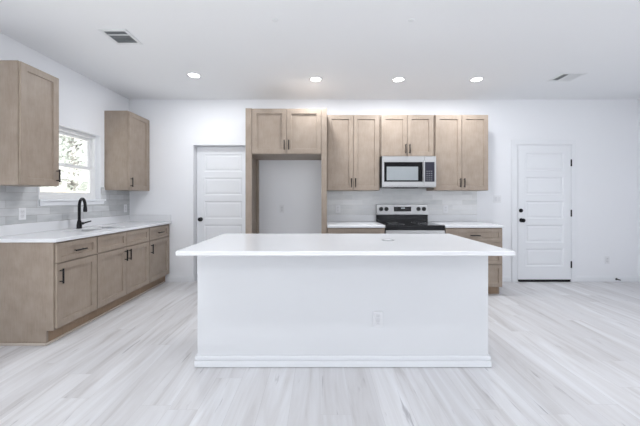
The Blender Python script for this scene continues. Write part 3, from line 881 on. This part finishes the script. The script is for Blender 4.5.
def register(label, cx_, cy_, w_, l_, banks):
    t = thing('ceiling_vent', label, 'air vent', (cx_, cy_, H), 0)
    bm = BM()
    f_ = 0.030
    for (a, b, c_, d_) in ((-w_ / 2, -w_ / 2 + f_, -l_ / 2, l_ / 2), (w_ / 2 - f_, w_ / 2, -l_ / 2, l_ / 2), (-w_ / 2 + f_, w_ / 2 - f_, -l_ / 2, -l_ / 2 + f_), (-w_ / 2 + f_, w_ / 2 - f_, l_ / 2 - f_, l_ / 2)):
        box(bm, a, b, c_, d_, -0.008, -0.0005, 0.003)
    for (a, b, c_, d_, ax, sg, n) in banks[:-1]:
        box(bm, a - 0.002, b + 0.002, d_ - 0.001, d_ + 0.012, -0.007, -0.0005, 0.001)
    obj('frame', bm, 'vent', t)
    bm = BM(); box(bm, -w_ / 2 + f_ - 0.004, w_ / 2 - f_ + 0.004, -l_ / 2 + f_ - 0.004, l_ / 2 - f_ + 0.004, -0.0022, -0.0004); obj('duct_opening', bm, 'ventdark', t, 'dark duct opening')
    for (a, b, c_, d_, ax, sg, n) in banks:
        for k in range(n):
            q = (k + 0.5) / n
            tb = bmesh.new()
            if ax == 'y':     # slats run along x, stacked in y
                yy = c_ + (d_ - c_) * q; hh = 0.0075
                p = [(a, yy - hh, -0.003 if sg > 0 else -0.012), (b, yy - hh, -0.003 if sg > 0 else -0.012), (b, yy + hh, -0.012 if sg > 0 else -0.003), (a, yy + hh, -0.012 if sg > 0 else -0.003)]
            else:
                xx = a + (b - a) * q; hh = 0.0068
                p = [(xx - hh, c_, -0.003 if sg > 0 else -0.012), (xx + hh, c_, -0.012 if sg > 0 else -0.003), (xx + hh, d_, -0.012 if sg > 0 else -0.003), (xx - hh, d_, -0.003 if sg > 0 else -0.012)]
            lo = [tb.verts.new(v) for v in p]; hi = [tb.verts.new((v[0], v[1], v[2] + 0.0012)) for v in p]
            tb.faces.new(lo); tb.faces.new(hi[::-1])
            for i in range(4): tb.faces.new((lo[i], lo[(i + 1) % 4], hi[(i + 1) % 4], hi[i]))
            bm = BM(); merge(bm, tb); obj('louver', bm, 'vent', t)
register('square white ceiling register with louvers, at upper left above the window wall', -1.838, 2.775, 0.25, 0.26,
         [(-0.095, 0.095, -0.10, -0.045, 'y', -1, 3), (-0.095, 0.095, -0.033, 0.10, 'y', -1, 6)])
register('white ceiling register with louvers, at right above the panelled door', 3.035, 3.69, 0.29, 0.25,
         [(-0.115, -0.066, -0.095, 0.083, 'x', -1, 2), (-0.052, 0.115, -0.095, 0.095, 'x', 1, 6)])
for (x, y, lab) in ((-0.375, 2.515, 'left'), (0.765, 2.515, 'right')):
    bm = BM(); cyl(bm, (0, 0, 0), (0, 0, -1), 0.028, 0.006, 0.022, bev=0.001)
    o = obj('ceiling_disc', bm, 'vent', smooth=True); o.location = (x, y, H)
    tag(o, 'tiny round white disc on the ceiling above the island, the %s one' % lab, 'ceiling disc', 'ceiling discs above the island')

# ------------------------------------------------------------------ outside the window
bm = BM(); box(bm, -40, XL - 0.35, -6, 46, -0.5, -0.4)
tag(obj('yard', bm, 'snow'), 'pale ground outside the window', 'ground', kind='structure')
t = thing('board_fence', 'pale board fence in the yard outside the window', 'fence', (-9.0, 11, -0.4), 0)
bm = BM()
for k in range(60):
    box(bm, -0.012, 0.012, -4.5 + k * 0.15, -4.5 + k * 0.15 + 0.145, 0.03, 1.93, 0.002)
obj('boards', bm, 'fence', t)
for zz in (0.3, 1.0, 1.7):
    bm = BM(); box(bm, -0.06, -0.013, -4.5, 4.5, zz, zz + 0.09); obj('rail', bm, 'fence', t)
for k in range(4):
    bm = BM(); box(bm, -0.15, -0.061, -4.4 + k * 2.93, -4.31 + k * 2.93, 0, 1.9); obj('post', bm, 'fence', t)

t = thing('neighbour_house', 'white house with low pale roof seen past the fence', 'house', (-27, 32, -0.4), 0)
bm = BM(); box(bm, -5.0, 5.0, -3.8, 3.8, 0, 2.1); obj('wall', bm, 'siding', t)
bm = BM()
tb = bmesh.new()
pr = [(-5.5, -4.2, 2.1), (5.5, -4.2, 2.1), (0, -4.2, 3.6)]
a = [tb.verts.new(p) for p in pr]; b = [tb.verts.new((p[0], 4.2, p[2])) for p in pr]
tb.faces.new(a); tb.faces.new(b[::-1])
for i in range(3): tb.faces.new((a[i], a[(i + 1) % 3], b[(i + 1) % 3], b[i]))
merge(bm, tb); obj('roof', bm, 'roofing', t)

def tree(label, loc, hgt, rad_, n, seed):
    rnd = random.Random(seed)
    t = thing('leafy_tree', label, 'tree', loc, 0, 'trees outside the window')
    bm = BM()
    tube(bm, [(0, 0, 0), (0.1, 0.05, hgt * 0.25), (0, 0.1, hgt * 0.5), (0.1, 0, hgt * 0.9)], [0.28, 0.22, 0.16, 0.05], 10)
    for k in range(46):
        z0_ = hgt * rnd.uniform(0.2, 0.85); a_ = rnd.uniform(0, 2 * PI); l_ = rad_ * rnd.uniform(0.6, 1.05)
        p0 = Vector((0, 0.05, z0_)); d_ = Vector((math.cos(a_), math.sin(a_), rnd.uniform(-0.1, 0.5)))
        p1 = p0 + d_ * l_ * 0.5 + Vector((0, 0, rnd.uniform(-0.2, 0.3))); p2 = p0 + d_ * l_
        tube(bm, [p0, p1, p2], [0.07, 0.045, 0.015], 6)
    obj('trunk', bm, 'bark', t)
    bm = BM()
    clusters = [(rnd.uniform(0, 2 * PI), rnd.uniform(0.2, 1) * rad_, rnd.uniform(0.18, 1.0) * hgt) for _ in range(70)]
    for k in range(n):
        a_, r_, z_ = rnd.choice(clusters)
        c_ = Vector((r_ * math.cos(a_), r_ * math.sin(a_), z_)) + Vector((rnd.gauss(0, 0.42), rnd.gauss(0, 0.42), rnd.gauss(0, 0.3)))
        s_ = rnd.uniform(0.06, 0.14)
        u = Vector((rnd.gauss(0, 1), rnd.gauss(0, 1), rnd.gauss(0, 1))).normalized(); v = u.orthogonal().normalized()
        w_ = u.cross(v)
        q = [bm.verts.new(c_ + v * s_ * 1.6), bm.verts.new(c_ + w_ * s_ * 0.7 + u * s_ * 0.2), bm.verts.new(c_ - v * s_ * 1.6), bm.verts.new(c_ - w_ * s_ * 0.7 + u * s_ * 0.2)]
        bm.faces.new(q)
    lf = obj('foliage', bm, 'leaf', t); lf['kind'] = 'stuff'
tree('grey-green leafy tree standing beyond the fence, nearer the window', (-13.2, 16.0, -0.4), 7.5, 2.4, 3600, 3)
tree('grey-green leafy tree farther back beyond the fence', (-18.5, 22.0, -0.4), 9.0, 2.9, 3600, 5)
